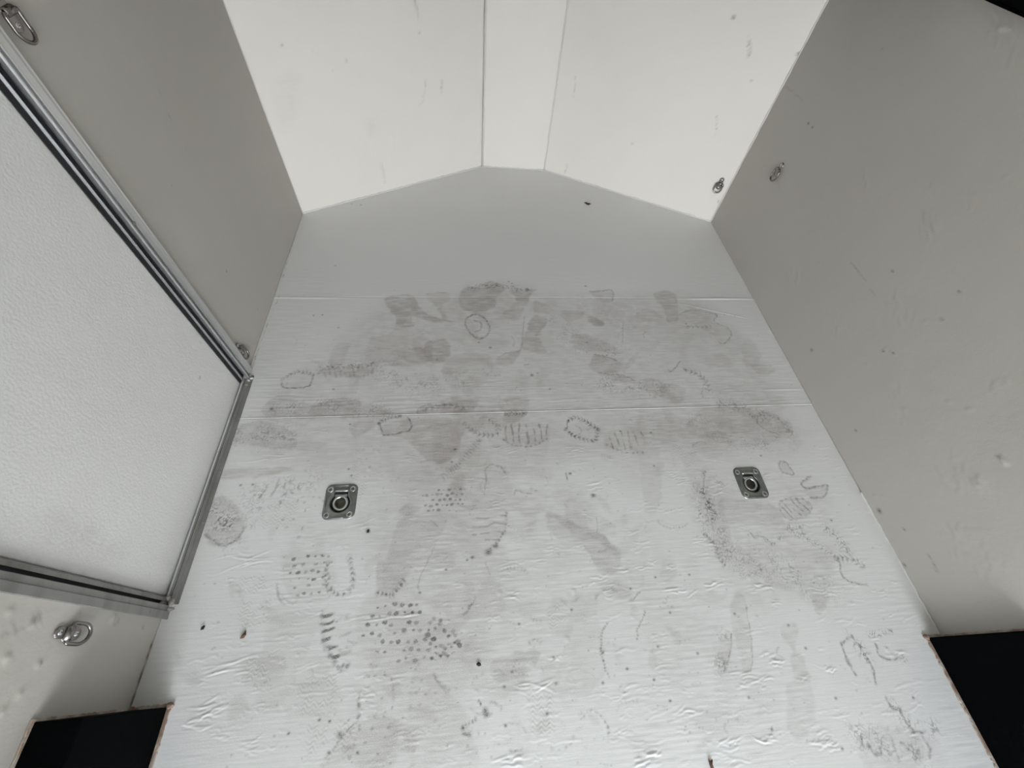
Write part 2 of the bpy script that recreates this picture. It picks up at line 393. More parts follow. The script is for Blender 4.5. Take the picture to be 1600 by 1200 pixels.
# soft footprints and smears (traced outlines)
SM = [
 ([(601,467),(625,460),(647,462),(655,477),(670,492),(700,500),(712,502),(680,504),(650,496),(644,500),(646,510),(620,510),(616,495),(607,482)], .42, .5),
 ([(664,462),(677,457),(701,457),(702,472),(690,477),(700,497),(710,502),(695,502),(682,480)], .30, .4),
 ([(582,522),(607,522),(620,508),(650,512),(675,535),(675,560),(640,575),(575,568),(570,562),(575,535)], .22, .5),
 ([(662,540),(675,530),(695,530),(704,545),(700,562),(680,568),(664,560)], .42, .25),
 ([(632,548),(655,543),(675,550),(672,565),(645,570),(630,562)], .30, .1),
 ([(522,542),(537,535),(547,537),(542,555),(535,572),(512,572)], .20, .5),
 ([(502,575),(550,572),(585,565),(590,575),(570,590),(505,587)], .38, .2),
 ([(417,652),(437,615),(482,632),(512,627),(560,625),(612,650)], .28, .3),
 ([(482,638),(512,625),(540,621),(562,626),(560,640),(500,648)], .30, .2),
 ([(652,646),(665,635),(695,631),(725,637),(732,645),(675,646)], .45, .3),
 ([(719,454),(745,446),(767,439),(790,449),(775,468),(777,475),(757,487),(721,483)], .38, .3),
 ([(796,452),(830,451),(832,458),(825,474),(811,497),(796,500),(784,489),(807,470)], .36, .3),
 ([(834,470),(855,476),(865,483),(865,489),(834,488)], .32, .1),
 ([(832,495),(853,495),(853,506),(842,527),(855,550),(815,546),(819,523)], .38, .5),
 ([(876,487),(895,484),(911,486),(911,495),(888,504)], .26, .3),
 ([(922,456),(957,454),(957,472),(932,468)], .26, .6),
 ([(932,468),(955,470),(948,500),(926,495)], .12, .2),
 ([(922,492),(943,504),(938,511),(918,502)], .55, .1),
 ([(930,554),(962,563),(976,573),(960,585),(936,583),(920,571)], .36, .6),
 ([(892,523),(922,523),(968,545),(964,554),(900,545)], .26, .1),
 ([(777,558),(796,550),(815,546),(800,570),(773,570)], .30, .3),
 ([(690,625),(720,620),(748,629),(735,644),(690,644)], .36, .2),
 ([(782,623),(823,619),(819,644),(782,643)], .30, .3),
 ([(700,560),(740,550),(770,560),(760,600),(715,610),(690,590)], .18, .2),
 ([(1025,456),(1053,456),(1059,475),(1059,503),(1044,505),(1037,484),(1023,466)], .34, .35),
 ([(991,491),(1012,481),(1037,497),(1006,503)], .2, .5),
 ([(1062,491),(1081,484),(1119,491),(1116,503),(1137,512),(1142,525),(1131,537),(1110,522),(1080,505)], .16, .3),
 ([(925,572),(940,584),(975,587),(1019,590),(1041,603),(1059,625),(1030,620),(990,600),(945,592)], .26, .2),
 ([(1031,600),(1072,606),(1062,631),(1037,628)], .28, .3),
 ([(1103,556),(1131,553),(1144,569),(1106,575)], .18, .2),
 ([(1172,569),(1206,572),(1209,581),(1187,587)], .24, .4),
 ([(1128,631),(1219,650),(1237,675),(1175,700),(1081,681),(1081,650)], .24, .1),
 ([(550,660),(590,660),(560,682),(552,682)], .28, .5),
 ([(592,665),(630,656),(720,655),(716,705),(695,723),(676,724),(663,717),(645,697),(625,683),(600,680)], .32, .6),
 ([(678,665),(718,663),(714,706),(694,722),(678,722)], .20, .2),
 ([(790,646),(823,644),(820,653),(799,664),(786,657)], .40, .3),
 ([(786,666),(803,658),(858,664),(856,684),(825,697),(790,692)], .16, .1),
 ([(950,673),(1000,668),(1010,703),(974,706),(945,697)], .14, .1),
 ([(853,806),(860,800),(877,804),(912,824),(937,832),(956,848),(972,867),(963,894),(934,892),(917,859),(890,846),(858,832)], .26, .6),
 ([(870,804),(912,824),(937,832),(956,848),(971,866),(962,872),(940,850),(905,838),(872,818)], .28, .2),
 ([(622,800),(628,790),(640,785),(652,788),(657,796),(640,806)], .34, .4),
 ([(598,905),(605,870),(622,815),(640,800),(700,800),(680,850),(640,890),(625,925),(600,930)], .20, .5),
 ([(345,736),(383,730),(455,730),(448,738),(405,745),(348,751)], .32, .2),
 ([(367,679),(372,665),(415,658),(460,677),(457,705),(362,690)], .28, .2),
 ([(460,690),(512,690),(490,706),(464,706)], .2, .1),
 ([(325,790),(350,775),(385,810),(375,840),(345,855),(318,840)], .30, .3),
 ([(590,880),(640,880),(633,904),(612,929),(590,927)], .26, .3),
 ([(430,960),(410,1010),(400,1060),(405,1110),(440,1100),(470,1040),(500,960)], .10, .9),
 ([(505,1200),(521,1171),(551,1133),(575,1120),(615,1120),(615,1200)], .24, .2),
 ([(743,933),(760,905),(775,905),(790,960),(735,970),(725,960)], .13, .8),
 ([(767,1040),(790,1022),(815,1016),(842,1016),(845,1029),(823,1050),(775,1064)], .26, .5),
 ([(660,1060),(677,1053),(698,1080),(730,1120),(745,1200),(640,1200),(640,1060)], .15, .3),
 ([(893,933),(932,925),(935,960),(945,1060),(880,1093),(863,1067),(877,1021),(888,960)], .13, .7),
 ([(1152,925),(1165,945),(1176,1027),(1171,1051),(1162,1050),(1150,1000),(1140,950)], .20, .7),
 ([(1123,997),(1143,989),(1141,1029),(1131,1051),(1120,1040)], .24, .2),
 ([(1235,1021),(1251,1021),(1261,1040),(1267,1064),(1240,1061)], .24, .5),
 ([(1230,1065),(1268,1065),(1270,1140),(1232,1145)], .14, .4),
 ([(1267,925),(1296,931),(1283,960),(1275,955)], .28, .2),
 ([(1219,981),(1245,973),(1244,1013),(1235,1016)], .22, .5),
 ([(1088,928),(1140,926),(1128,940),(1110,943),(1092,938)], .15, .6),
 ([(1122,780),(1160,782),(1210,791),(1223,806),(1219,822),(1153,817),(1131,822)], .22, .4),
 ([(1095,770),(1125,770),(1140,830),(1150,870),(1130,880),(1110,830)], .18, .2),
 ([(1219,784),(1241,778),(1263,784),(1267,798),(1243,813),(1223,804)], .22, .3),
 ([(1217,723),(1228,723),(1240,741),(1223,738)], .24, .5),
 ([(1258,763),(1293,759),(1287,776),(1267,778)], .22, .3),
 ([(1150,850),(1290,860),(1300,900),(1250,930),(1180,900)], .14, .1),
 ([(1000,700),(1030,700),(1032,790),(1008,800)], .13, .6),
 ([(1350,1140),(1430,1140),(1440,1200),(1350,1200)], .16, .1),
 ([(455,860),(520,870),(518,935),(460,940),(440,900)], .13, .3),
 ([(375,1030),(430,1020),(450,1045),(430,1070),(385,1070)], .16, .5),
 ([(770,645),(790,655),(775,680),(735,676),(728,660)], .2, .4),
 ([(770,740),(790,730),(800,770),(790,800),(740,800),(745,760)], .12, .2),
 ([(420,1090),(520,1060),(525,1115),(470,1125)], .10, .2),
 ([(560,950),(600,930),(720,990),(720,1030),(600,1050),(560,1010)], .13, .2),
]
for L, a, e in SM: smear(L, a*.85, edge=e*.35)
# crisp dark outlines of heels and soles
line([(888,657),(897,652),(912,657),(934,671)], .0035, .75, tick=.013, ticklen=.012)
line([(934,671),(930,687),(912,686),(893,679),(885,672)], .0038, .85, tick=.014, ticklen=.010)
line([(885,672),(888,657)], .002, .5)
line([(903,680),(908,677),(905,668),(900,666)], .002, .35); line([(918,672),(922,668)], .003, .3)
line([(442,592),(465,581),(490,586)], .004, .5, tick=.014, ticklen=.010)
line([(490,586),(486,600),(480,604),(445,606),(441,597)], .003, .6)
line([(592,662),(607,652),(625,650)], .005, .6, tick=.012, ticklen=.010)
line([(637,652),(644,665),(632,675),(600,680),(596,670),(592,662)], .003, .6)
line([(732,495),(750,492),(762,505),(764,520),(750,529),(737,522),(727,507)], .004, .5, closed=True)
line([(740,500),(752,505),(750,515),(742,518)], .003, .4)
line([(922,456),(935,455),(957,454),(957,470)], .003, .4)
line([(930,554),(945,557),(962,563)], .003, .55); line([(936,583),(950,585),(975,587),(990,594)], .003, .5)
line([(820,494),(817,520),(814,547),(796,550),(778,558)], .002, .3)
line([(672,632),(655,638),(652,646)], .003, .4); line([(664,640),(700,633),(728,640)], .005, .5, tick=.022, ticklen=.014)
line([(1062,491),(1081,484),(1119,491),(1116,503),(1137,512),(1142,525),(1131,537),(1122,534)], .003, .35)
line([(1075,511),(1112,510)], .003, .35, tick=.02, ticklen=.012)
line([(1044,578),(1050,580),(1063,565)], .0025, .5)
line([(1072,578),(1090,584),(1103,597),(1108,612)], .004, .6, tick=.018, ticklen=.016)
line([(1100,600),(1098,620),(1116,622)], .003, .3, tick=.012)
line([(727,662),(745,678),(775,679),(777,666),(765,655)], .0025, .5, tick=.016, ticklen=.012)
line([(790,647),(822,645)], .004, .6, tick=.012, ticklen=.014)
for x0, x1, y0, y1 in ((786, 858, 660, 690), (950, 1008, 672, 700)):
    tread([(x0,y0+6),(x0+18,y0),(x1,y0+2),(x1-2,y1-6),((x0+x1)/2,y1+6),(x0+4,y1)], .45, 0.0, .024, duty=.35, ch='g')
line([(787,686),(800,695),(830,697),(855,686)], .004, .45, tick=.016); line([(947,694),(974,706),(1010,707)], .004, .4, tick=.018)
line([(759,765),(759,738),(766,727),(783,730),(790,740)], .003, .35)
tread([(737,804),(794,800),(788,837),(772,855),(737,840)], .32, 1.57, .022, duty=.3, ch='g')
line([(792,800),(789,830),(776,848),(765,858)], .004, .55, tick=.011)
line([(803,773),(806,765),(814,769),(829,771)], .003, .3); line([(653,922),(656,905),(680,850)], .002, .25)
line([(512,880),(509,909),(521,925),(540,927),(551,912),(549,885),(545,870)], .0045, .5, tick=.014, ticklen=.009)
line([(433,915),(436,933),(444,944)], .003, .3)
line([(502,958),(504,985),(508,1005),(518,1030),(533,1047),(541,1042)], .006, .5, tick=.02)
tread([(502,957),(522,957),(526,1000),(536,1030),(541,1044),(530,1048),(514,1025),(503,990)], .75, 1.75, .021, duty=.0, ch='g'); tread([(522,957),(545,960),(552,1000),(548,1040),(530,1020),(524,990)], .25, 1.75, .021, duty=.2, ch='g')
line([(590,927),(612,929),(622,920),(633,904)], .006, .65, tick=.010)
line([(572,1056),(596,1055),(612,1061),(615,1083),(612,1107)], .003, .35, tick=.02)
line([(561,1083),(560,1120),(561,1136)], .003, .45, tick=.02)
line([(551,1133),(535,1152),(521,1171)], .003, .4); line([(677,1053),(698,1080)], .0035, .4)
line([(759,880),(766,900)], .002, .25); line([(743,933),(725,960)], .003, .4)
line([(722,1137),(732,1131),(743,1125)], .004, .7, tick=.008); line([(723,1146),(735,1150)], .003, .5); line([(747,1097),(751,1101)], .003, .7)
line([(949,973),(942,987),(939,1013),(941,1029),(951,1056)], .0028, .6, tick=.007)
line([(1007,955),(998,981),(994,997)], .0025, .55, tick=.007); line([(1000,925),(990,935)], .002, .4)
line([(910,1120),(918,1113),(930,1112),(946,1128),(951,1150)], .003, .45, tick=.012)
scrib([(914,1155),(919,1176)], .008, .7)
line([(1142,990),(1141,1020),(1132,1050)], .002, .4); line([(1166,945),(1176,1020),(1173,1050)], .002, .3)
line([(1315,1005),(1323,1029),(1336,1053)], .0035, .5); line([(1315,1005),(1322,999),(1331,995)], .003, .45)
line([(1331,993),(1349,1019),(1363,1045),(1369,1070)], .003, .55); scrib([(1331,993),(1349,1019),(1363,1045),(1369,1070)], .014, .9)
scrib([(1357,992),(1370,990),(1392,987)], .007, .9); line([(1368,1005),(1373,1022),(1385,1030),(1410,1029)], .003, .45)
scrib([(1373,1022),(1385,1030),(1413,1029)], .010, .7)
line([(1385,1092),(1395,1107),(1407,1107),(1410,1120),(1425,1140),(1432,1145),(1447,1142)], .0035, .5); scrib([(1395,1105),(1410,1120),(1430,1145),(1460,1135)], .016, .7)
for i in range(7): line([(1340+i*17,1152+i%3*9),(1352+i*17,1170+i%2*12),(1360+i*15,1165+i%4*8)], .003, .35)
scrib([(1345,1150),(1420,1170),(1440,1195)], .03, .6)
line([(1312,878),(1315,899),(1328,909),(1342,912),(1355,915)], .003, .5); line([(1308,873),(1328,872),(1346,883)], .003, .5, tick=.016, ticklen=.014)
scrib([(1101,736),(1099,752),(1100,768)], .007, 1); line([(1101,737),(1099,765)], .002, .4)
scrib([(1095,765),(1103,780),(1109,793),(1115,810)], .014, 1); scrib([(1118,741),(1122,752),(1129,760)], .009, .7)
scrib([(1094,795),(1096,815),(1100,830)], .008, .8)
line([(1103,837),(1118,852),(1122,870),(1131,883)], .004, .6, tick=.012, ticklen=.01)
tread([(1219,784),(1241,778),(1263,784),(1267,798),(1243,813),(1223,804)], .45, .5, .017, ch='g', duty=.3)
line([(1219,784),(1241,778),(1263,784),(1267,798),(1243,813),(1223,804)], .003, .4, closed=True, tick=.02)
line([(1217,723),(1228,723),(1240,741),(1223,738)], .0025, .4, closed=True); line([(1267,745),(1252,754),(1258,763),(1275,761),(1293,759),(1287,776),(1267,778)], .0035, .5)
scrib([(1173,835),(1188,837),(1206,848)], .009, 1); line([(1174,835),(1190,839),(1206,849)], .003, .4)
scrib([(1219,841),(1228,828),(1240,820),(1258,824)], .010, .7); scrib([(1233,826),(1260,840),(1280,854),(1306,872)], .014, .6)
scrib([(1287,824),(1306,837),(1326,859)], .014, .6); line([(1320,850),(1328,860),(1312,860),(1320,850)], .002, .35)
scrib([(1128,631),(1180,645),(1237,672)], .03, .55); scrib([(1090,660),(1150,690),(1225,690)], .04, .4)
line([(1131,632),(1147,641),(1155,637),(1172,640)], .003, .35, tick=.02); line([(1178,652),(1200,647),(1215,655)], .003, .4, tick=.014, ticklen=.012); line([(1182,655),(1190,668),(1220,680)], .003, .35)
scrib([(600,575),(640,600),(720,600)], .05, .35); scrib([(500,578),(580,570)], .02, .9); scrib([(430,640),(520,632),(600,645)], .03, .6)
scrib([(735,450),(780,446),(830,455)], .02, .8); scrib([(870,500),(900,540),(960,550)], .05, .35); scrib([(950,600),(1040,610)], .04, .5)
scrib([(380,680),(450,680)], .04, .6); scrib([(330,800),(370,830)], .04, .8); line([(322,835),(345,852),(368,846),(382,825)], .004, .45, ch='g'); scrib([(480,750),(400,780)], .04, .5)
scrib([(1100,770),(1140,870)], .04, .5); scrib([(1180,880),(1280,910)], .05, .45); scrib([(1130,1000),(1125,1040)], .02, .6)
# tread bars, dots, waves
tread([(394,749),(450,745),(448,765),(430,775),(400,785)], .28, 0, .030, ch='g', duty=.4)
tread([(505,575),(590,567),(585,590),(505,590)], .25, .3, .016, ch='g')
dots([(660,771),(700,758),(727,765),(727,790),(700,800),(663,800)], .65, .016, .005)
line([(690,745),(712,730),(735,705),(748,690)], .012, .35, tick=.010)
dots([(454,864),(520,868),(518,905),(512,930),(460,938),(450,900)], .75, .019, .0046)
dots([(590,938),(645,940),(652,952),(700,966),(722,988),(722,1012),(700,1035),(640,1045),(575,1012),(562,990)], .8, .021, .0052, keep=.85)
dots([(665,963),(700,966),(724,990),(720,1015),(690,1030),(662,1005)], .6, .024, .0062)
dots([(600,1040),(700,1045),(760,1140),(720,1190),(600,1180)], .3, .026, .004, keep=.4)
dots([(540,1110),(612,1110),(612,1200),(520,1200)], .4, .022, .0045, keep=.6)
dots([(440,760),(480,780),(470,850),(430,830)], .4, .026, .006, keep=.55)
dots([(560,700),(600,700),(600,760),(560,760)], .2, .03, .005, keep=.4)
WV = [[(375,900),(415,898),(418,930),(370,925)], [(384,1030),(410,1020),(425,1060),(430,1090),(383,1070)], [(480,1055),(530,1050),(520,1120),(470,1118),(455,1090)],
      [(370,940),(425,935),(420,975),(375,985)], [(560,680),(575,760),(560,800),(545,760)], [(820,1080),(865,1085),(870,1150),(830,1150)], [(410,790),(470,780),(460,820),(400,830)], [(850,950),(900,930),(895,960),(860,990)], [(1050,690),(1090,690),(1090,730),(1050,730)], [(1150,870),(1190,865),(1195,900),(1155,905)], [(480,1130),(560,1130),(540,1190),(470,1190)], [(900,460),(1000,480),(1000,520),(900,500)]]
for w in WV: tread(w, .20, 1.45, .0095, wave=.004, relief=.00016)
on_both('specks', [(547,775),(575,830,.005),(549,743),(545,733),(376,758),(395,757),(738,871,.004),(775,853,.005),(763,863,.008),(499,1125),(515,1127),(451,1146),(531,1148,.005),(514,1176),(559,1176),(656,926),(651,945),(710,1004),(788,1073),(811,975),(869,1068),(865,1028),(942,1019),(942,1067),(980,1045),(985,920),(1024,902),(1047,957),(1028,1010),(1090,1021),(1148,959),(1232,977),(1259,1013),(1306,1091),(1047,1095),(1022,1062),(855,1115),(893,953),(917,535),(948,555),(683,562),(748,535),(766,543,.004),(840,583),(859,608),(831,586,.005),(1072,506),(521,608),(547,663),(490,493),(504,492),(529,512),(915,447),(424,639,.005),(711,702,.004),(706,722),(891,740,.004),(927,774,.006),(1022,728),(1017,676),(969,674),(1189,712),(1299,813),(1189,890),(1077,898),(730,875),(800,1050),(697,890),(758,1110,.005),(760,1117,.005),(790,1134),(1170,1090),(1206,1140),(1316,1170),(1427,1090)])
line([(884,740),(887,749)], .003, .6); line([(934,832),(932,808)], .0015, .3); line([(973,505),(973,535)], .002, .6, tick=.012)
for _ in range(520):                       # fine grit trodden in
    u = RNG.uniform(300, 1420); v = RNG.uniform(450, 1200)**1.0
    on_both('specks', [(u, v, RNG.uniform(.001, .0021))], RNG.uniform(.15, .5))
for _ in range(150):                        # faint random scuffs
    u = RNG.normal(800, 240); v = RNG.uniform(520, 1190); a = RNG.uniform(0, 6.28); r = RNG.uniform(6, 26)
    L = [(u+r*math.cos(a+k*.35), v+r*.6*math.sin(a+k*.35)) for k in range(RNG.randint(3, 9))]
    line(L, RNG.uniform(.0015, .004), RNG.uniform(.08, .28), tick=RNG.choice([0, .01, .016]))
for _ in range(150):                        # faint overlapping partial prints
    u = RNG.normal(800, 230); v = RNG.uniform(520, 1180); a = RNG.normal(1.4, .6); l = RNG.uniform(14, 45); w = l*RNG.uniform(.25, .5)
    ca, sa = math.cos(a), math.sin(a)
    L = [(u+l*math.cos(t)*ca-w*math.sin(t)*sa*(1+.3*math.cos(t)), v+(l*math.cos(t)*sa+w*math.sin(t)*ca*(1+.3*math.cos(t)))*.8) for t in np.linspace(0, 6.28, 11)[:-1]]
    smear(L, RNG.uniform(.03, .15), edge=RNG.uniform(0, .14), tex=.8)
# bare wood and dark cracks along the walls
for s in BOTH:
    s.line([(1337,742),(1344,753),(1351,766)], .004, 1, ch='b', rough=.2); s.line([(1315,702),(1319,709),(1324,718)], .003, .8, rough=.3)
    s.line([(1290,655),(1315,702)], .0015, .5, tick=.03); s.line([(1351,766),(1375,800),(1392,835)], .0012, .5, tick=.05)
    s.line([(385,610),(372,650),(350,720),(330,780),(305,850),(280,915)], .0018, .5, tick=.03)
    s.line([(437,460),(425,490),(405,540),(393,580)], .0015, .4, tick=.04)
F3.line([(470,340),(455,385),(440,440)], .0018, .45, tick=.04, rough=.3)
F3.specks([(795,440),(800,443),(915,447),(549,319),(564,320),(524,415)])

# ---- relief of the paint and plywood
PATCH = [(330,1105,40,12,9,1.3),(355,1040,45,14,9,1.2),(320,1125,40,14,9,1.2),(375,875,50,10,8,.8),(600,963,70,4,5,1.1),(830,1073,40,6,8,1.1),(1015,1190,30,14,10,1.4),(1000,1170,40,12,8,1.0),
 (866,1030,11,6,5,1.2),(1065,924,30,6,5,1.2),(1112,915,24,5,6,1.3),(1185,920,22,8,9,1.0),(1215,944,16,6,6,1.0),(1285,924,20,6,7,1.0),(1375,928,16,6,6,.9),(1330,943,10,3,3,.7),(1205,1030,22,12,10,1.1),(1190,1060,26,10,8,.9),
 (1155,1052,22,6,6,1.1),(1140,1165,24,8,8,1.2),(1195,1155,22,8,8,1.3),(1285,1155,24,14,10,1.3),(1295,1165,24,8,8,1.1),(1300,1047,14,8,8,.9),(1080,1112,30,6,7,1.0),(935,905,18,6,7,.9),(950,925,20,12,10,1.0),(968,890,20,4,4,.8),
 (795,930,22,5,6,1.1),(800,1190,30,8,9,1.3),(575,1092,16,18,12,.8),(570,1085,14,12,8,.9),(805,885,30,10,9,.8),(775,780,18,8,6,.9),(770,790,16,6,6,.8),(785,705,30,6,7,.7),(900,702,18,5,7,1.0),(932,762,16,8,8,.9),
 (1060,745,20,14,10,.9),(1120,762,24,10,9,.8),(440,660,40,8,6,.5),(430,715,40,6,6,.6),(640,715,16,6,6,.8),(600,742,22,6,5,.5),(425,682,50,5,4,.4),(918,803,14,5,5,.9),(1395,1017,22,8,7,.8),(1330,830,16,6,6,.7),(1105,845,26,6,7,.8),
 (1010,885,20,6,7,.9),(1050,885,14,5,5,.9),(970,1090,20,6,5,.6),(1030,1000,18,10,7,.5),(610,1060,30,6,5,.6),(445,1035,14,4,4,.6),(500,960,30,4,4,.6),(680,880,40,10,8,.4),(720,915,14,4,4,.7),(770,965,14,5,6,.7),(1255,1060,14,5,5,.7),(1010,790,24,8,7,.5),(860,860,20,8,6,.4),(1160,1070,20,6,6,.7),(1420,1140,18,8,6,.7),(400,1165,30,14,8,.7),(640,1150,30,14,8,.6),(970,1150,20,10,7,.7),(1150,1190,30,8,6,.7),(560,820,30,8,5,.3),(1000,855,26,8,6,.4)]
for u, v, w, hh, n, a in PATCH: F1.wrinkles(u, v, w, hh, n, .00085*a, RNG)
for _ in range(420):
    u = RNG.uniform(300, 1430); v = 660+540*RNG.uniform(0, 1)**.8
    F1.wrinkles(u, v, RNG.uniform(8, 30), RNG.uniform(2, 7), RNG.randint(2, 6), RNG.uniform(.00015, .00042), RNG)
for _ in range(240):                       # grain streaks beside the seam
    u = RNG.uniform(380, 1270); v = 640-RNG.exponential(26)
    c = F2.P(u, v); F2.ridge(c, RNG.normal(0, .02), RNG.uniform(.02, .09), .0022, RNG.uniform(.0002, .0006))
for _ in range(60):
    c = F2.P(RNG.uniform(430, 1200), RNG.uniform(470, 600)); F2.ridge(c, RNG.normal(0, .03), RNG.uniform(.01, .04), .0024, RNG.uniform(.00015, .0005))
for L in ([(385,650),(1275,628)],):
    pass
F2.h += .0026*np.exp(-((F2.Y-SEAM1)/.0042)**2)*(.55+.6*vn(F2.X, F2.Y*0, .11, 3))
wx = np.clip((np.abs(F2.X-.2)-.62)*6, 0, 1)
F2.h += .0020*np.exp(-((F2.Y-SEAM2+.004)/.0035)**2)*wx
for a, b in (((1062,474),(1180,500)), ((1066,467),(1170,467)), ((1190,609),(1262,608))):
    p, q = F2.P(*a), F2.P(*b); F2.ridge((p+q)/2, math.atan2(*(q-p)[::-1]), np.linalg.norm(q-p)/2, .003, .0016)
for s in BOTH:
    s.h += .0006*(fbm(s.X, s.Y, .30, 4)-.5)+.00022*(vn(s.X/9, s.Y, .006, 8)-.5)*sstep(fbm(s.X, s.Y, .2, 12)*2.2-.5)*2
F3.h += .0006*(fbm(F3.X, F3.Y, .30, 4)-.5)
for (u, v) in [(387,878),(371,928),(780,926),(798,1178),(896,924),(886,999),(1072,635),(618,655),(1386,1015),(1170,902),(973,505),(1232,686),(895,738),(985,658),(590,706),(577,733),(388,652)]:
    for s in BOTH: s.bump(u, v, .0065, .0008)
F3.bump(549, 319, .006, .001)

# holes for the two recessed tie-downs
PANS = [(-.3915, .4495), (.9355, .4495)]
for (cx, cy) in PANS:
    dx, dy = F1.X-cx, F1.Y-cy
    F1.hole |= (np.hypot(dx, dy+.004) < .031) | ((abs(dx) < .022) & (dy > 0) & (dy < .036))
# the nose end of the floor follows the V
def inside_poly(q, X, Y): return Sheet.polyd(np.array(q), X, Y)[2]
def grown(q, g): c = np.mean(q, 0); return [tuple(np.array(p)+(np.array(p)-c)/np.linalg.norm(np.array(p)-c)*g) for p in q]
F3.hole |= ~inside_poly([(XL-.03, 1.2), (XR+.03, 1.2), (XR+.03, NR[1]+.0), (NB[0]+.004, NB[1]+.012), (NA[0]-.004, NA[1]+.012), (XL-.03, NL[1]+.0)], F3.X, F3.Y)
for s in (F1, F2, F3): s.build(M['floor'], floor, .016)

# ---------------------------------------------------------------- walls
def wsheet(o, U, L, a0, a1, z1, step, root, name, m, fn=None, thick=.02):
    s = Sheet(name, o, U, (0, 0, 1), grow(L[0], max(L[0], a0), min(L[1], a1), L[1], step, .05), grow(0, 0, z1, CEIL, step, .06))
    s.h += .0022*(fbm(s.X, s.Y, .35, int(abs(o[0]*10))+2)-.5)
    if fn: fn(s)
    s.build(m, root, thick); return s
def left_front(s):
    for p in [(247,144),(228,50),(325,43),(155,103),(402,485),(357,433),(265,290),(420,400),(380,410)]: s.bump(p[0], p[1], .005, .0016)
    for p in [(290,231),(293,226),(296,233)]: s.bump(p[0], p[1], .005, .0015, .25)
    s.specks([(364,44),(267,289),(354,424),(385,300),(402,485)], .7, .002)
    s.line([(264,180),(268,190)], .002, .3)
    s.line([(398,122),(402,130)], .004, .4); s.smear([(386,575),(392,560),(400,565),(396,590),(386,592)], .5, edge=.2)
    s.line([(474,337),(455,385),(437,455),(425,490),(396,575)], .002, .35, tick=.03)
def left_rear(s):
    for p in [(15,955),(48,975),(10,1028),(30,1085),(3,1112),(178,962),(175,968),(60,1038)]: s.bump(p[0], p[1], .006, .0022)
    for p in [(15,1024),(8,1030),(52,972),(60,965),(20,985)]: s.ridge(s.P(*p), .8, .02, .003, .0012)
    s.line([(8,990),(30,985),(60,968)], .004, .2); s.line([(46,972),(60,962)], .003, .35)
    s.specks([(224,980),(62,1037)], .6, .003)
    s.line([(180,958),(186,970),(178,976)], .003, .25)
    for q in (.0025,):
        D = np.exp(-((s.Y-q)/.004)**2)*(s.X > -.02)*sstep((vn(s.X, s.Y*0, .010, 2)-.35)*4); s.add('g', (slice(None), slice(None)), D*.8); s.add('b', (slice(None), slice(None)), np.exp(-((s.Y-q-.002)/.002)**2)*(s.X > -.02)*.5*sstep((vn(s.X, s.Y*0, .03, 5)-.4)*4))
def right(s):
    for p in [(1395,424),(1472,499),(1392,549),(1380,550),(1385,545),(1396,553),(1446,503),(1494,716),(1482,628),(1517,640),(1499,171),(1463,208),(1377,309),(1572,277),(1530,758),(1367,775),(1381,776),(1354,570),(1280,650),(1512,640)]: s.bump(p[0], p[1], .0045, .0018, .06)
    for p in [(1568,720),(1564,716),(1572,724)]: s.bump(p[0], p[1], .006, .003, .15)
    s.specks([(1268,547,.0045),(1395,424,.003),(1498,456,.003),(1472,500,.003),(1380,549,.003),(1396,552,.003),(1413,827,.003),(1413,883,.004),(1374,798,.006),(1263,193,.004),(1269,199,.003),(1379,76,.002),(1280,409,.002),(1337,673,.003)], .9)
    s.line([(1330,410),(1345,430),(1370,465)], .0016, .25); s.line([(1225,133),(1240,145),(1254,155)], .002, .3)
    s.line([(1452,868),(1458,880),(1465,893)], .003, .35); s.smear([(1490,824),(1545,824),(1545,830),(1490,832)], .12, edge=0)
    for (u, v, r, n) in [(1562,45,22,26),(1355,285,10,10),(1420,490,20,10),(1455,350,14,14),(1458,290,10,6),(1490,740,16,16),(1530,755,12,10),(1510,310,14,6),(1310,505,12,10),(1235,430,14,8),(1455,345,12,8),(1250,430,10,6),(1405,640,20,10),(1560,600,14,6),(1500,850,24,12),(1545,880,20,10)]:
        for _ in range(n):
            c = s.P(u+RNG.normal(0, r*.6), v+RNG.normal(0, r*.7)); s.ridge(c, RNG.uniform(-.9, .3), RNG.uniform(.008, .03), .0035, RNG.uniform(.0006, .0016))
    s.line([(1251,80),(1248,88),(1244,92)], .004, .5)
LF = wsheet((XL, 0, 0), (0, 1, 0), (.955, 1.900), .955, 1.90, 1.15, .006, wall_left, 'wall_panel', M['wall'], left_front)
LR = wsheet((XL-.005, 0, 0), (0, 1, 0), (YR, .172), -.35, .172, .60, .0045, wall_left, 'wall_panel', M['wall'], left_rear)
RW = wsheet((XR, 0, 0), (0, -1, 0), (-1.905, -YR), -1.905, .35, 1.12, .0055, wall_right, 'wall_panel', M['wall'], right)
bm = bmesh.new(); box(bm, XL-.03, XL, .150, .975, 1.80, CEIL); bmobj('header_panel', bm, M['wall'], wall_left)
def nose(name, a, b, fn):
    d = np.array([b[0]-a[0], b[1]-a[1], 0]); l = np.linalg.norm(d); d /= l
    bm = bmesh.new(); n = Vector((d[1], -d[0], 0)); A = Vector((*a, 0)); B = Vector((*b, 0))
    prism(bm, [A-n*.030+Vector((0,0,-.05)), B-n*.030+Vector((0,0,-.05)), B-n*.050+Vector((0,0,-.05)), A-n*.050+Vector((0,0,-.05))], (0, 0, CEIL+.05))
    root = struct(bmobj(name, bm, M['ceil']))
    return wsheet((*a, 0), d, (0, l), 0, l, .95, .007, root, 'wall_panel', M['nose'], fn, .025)
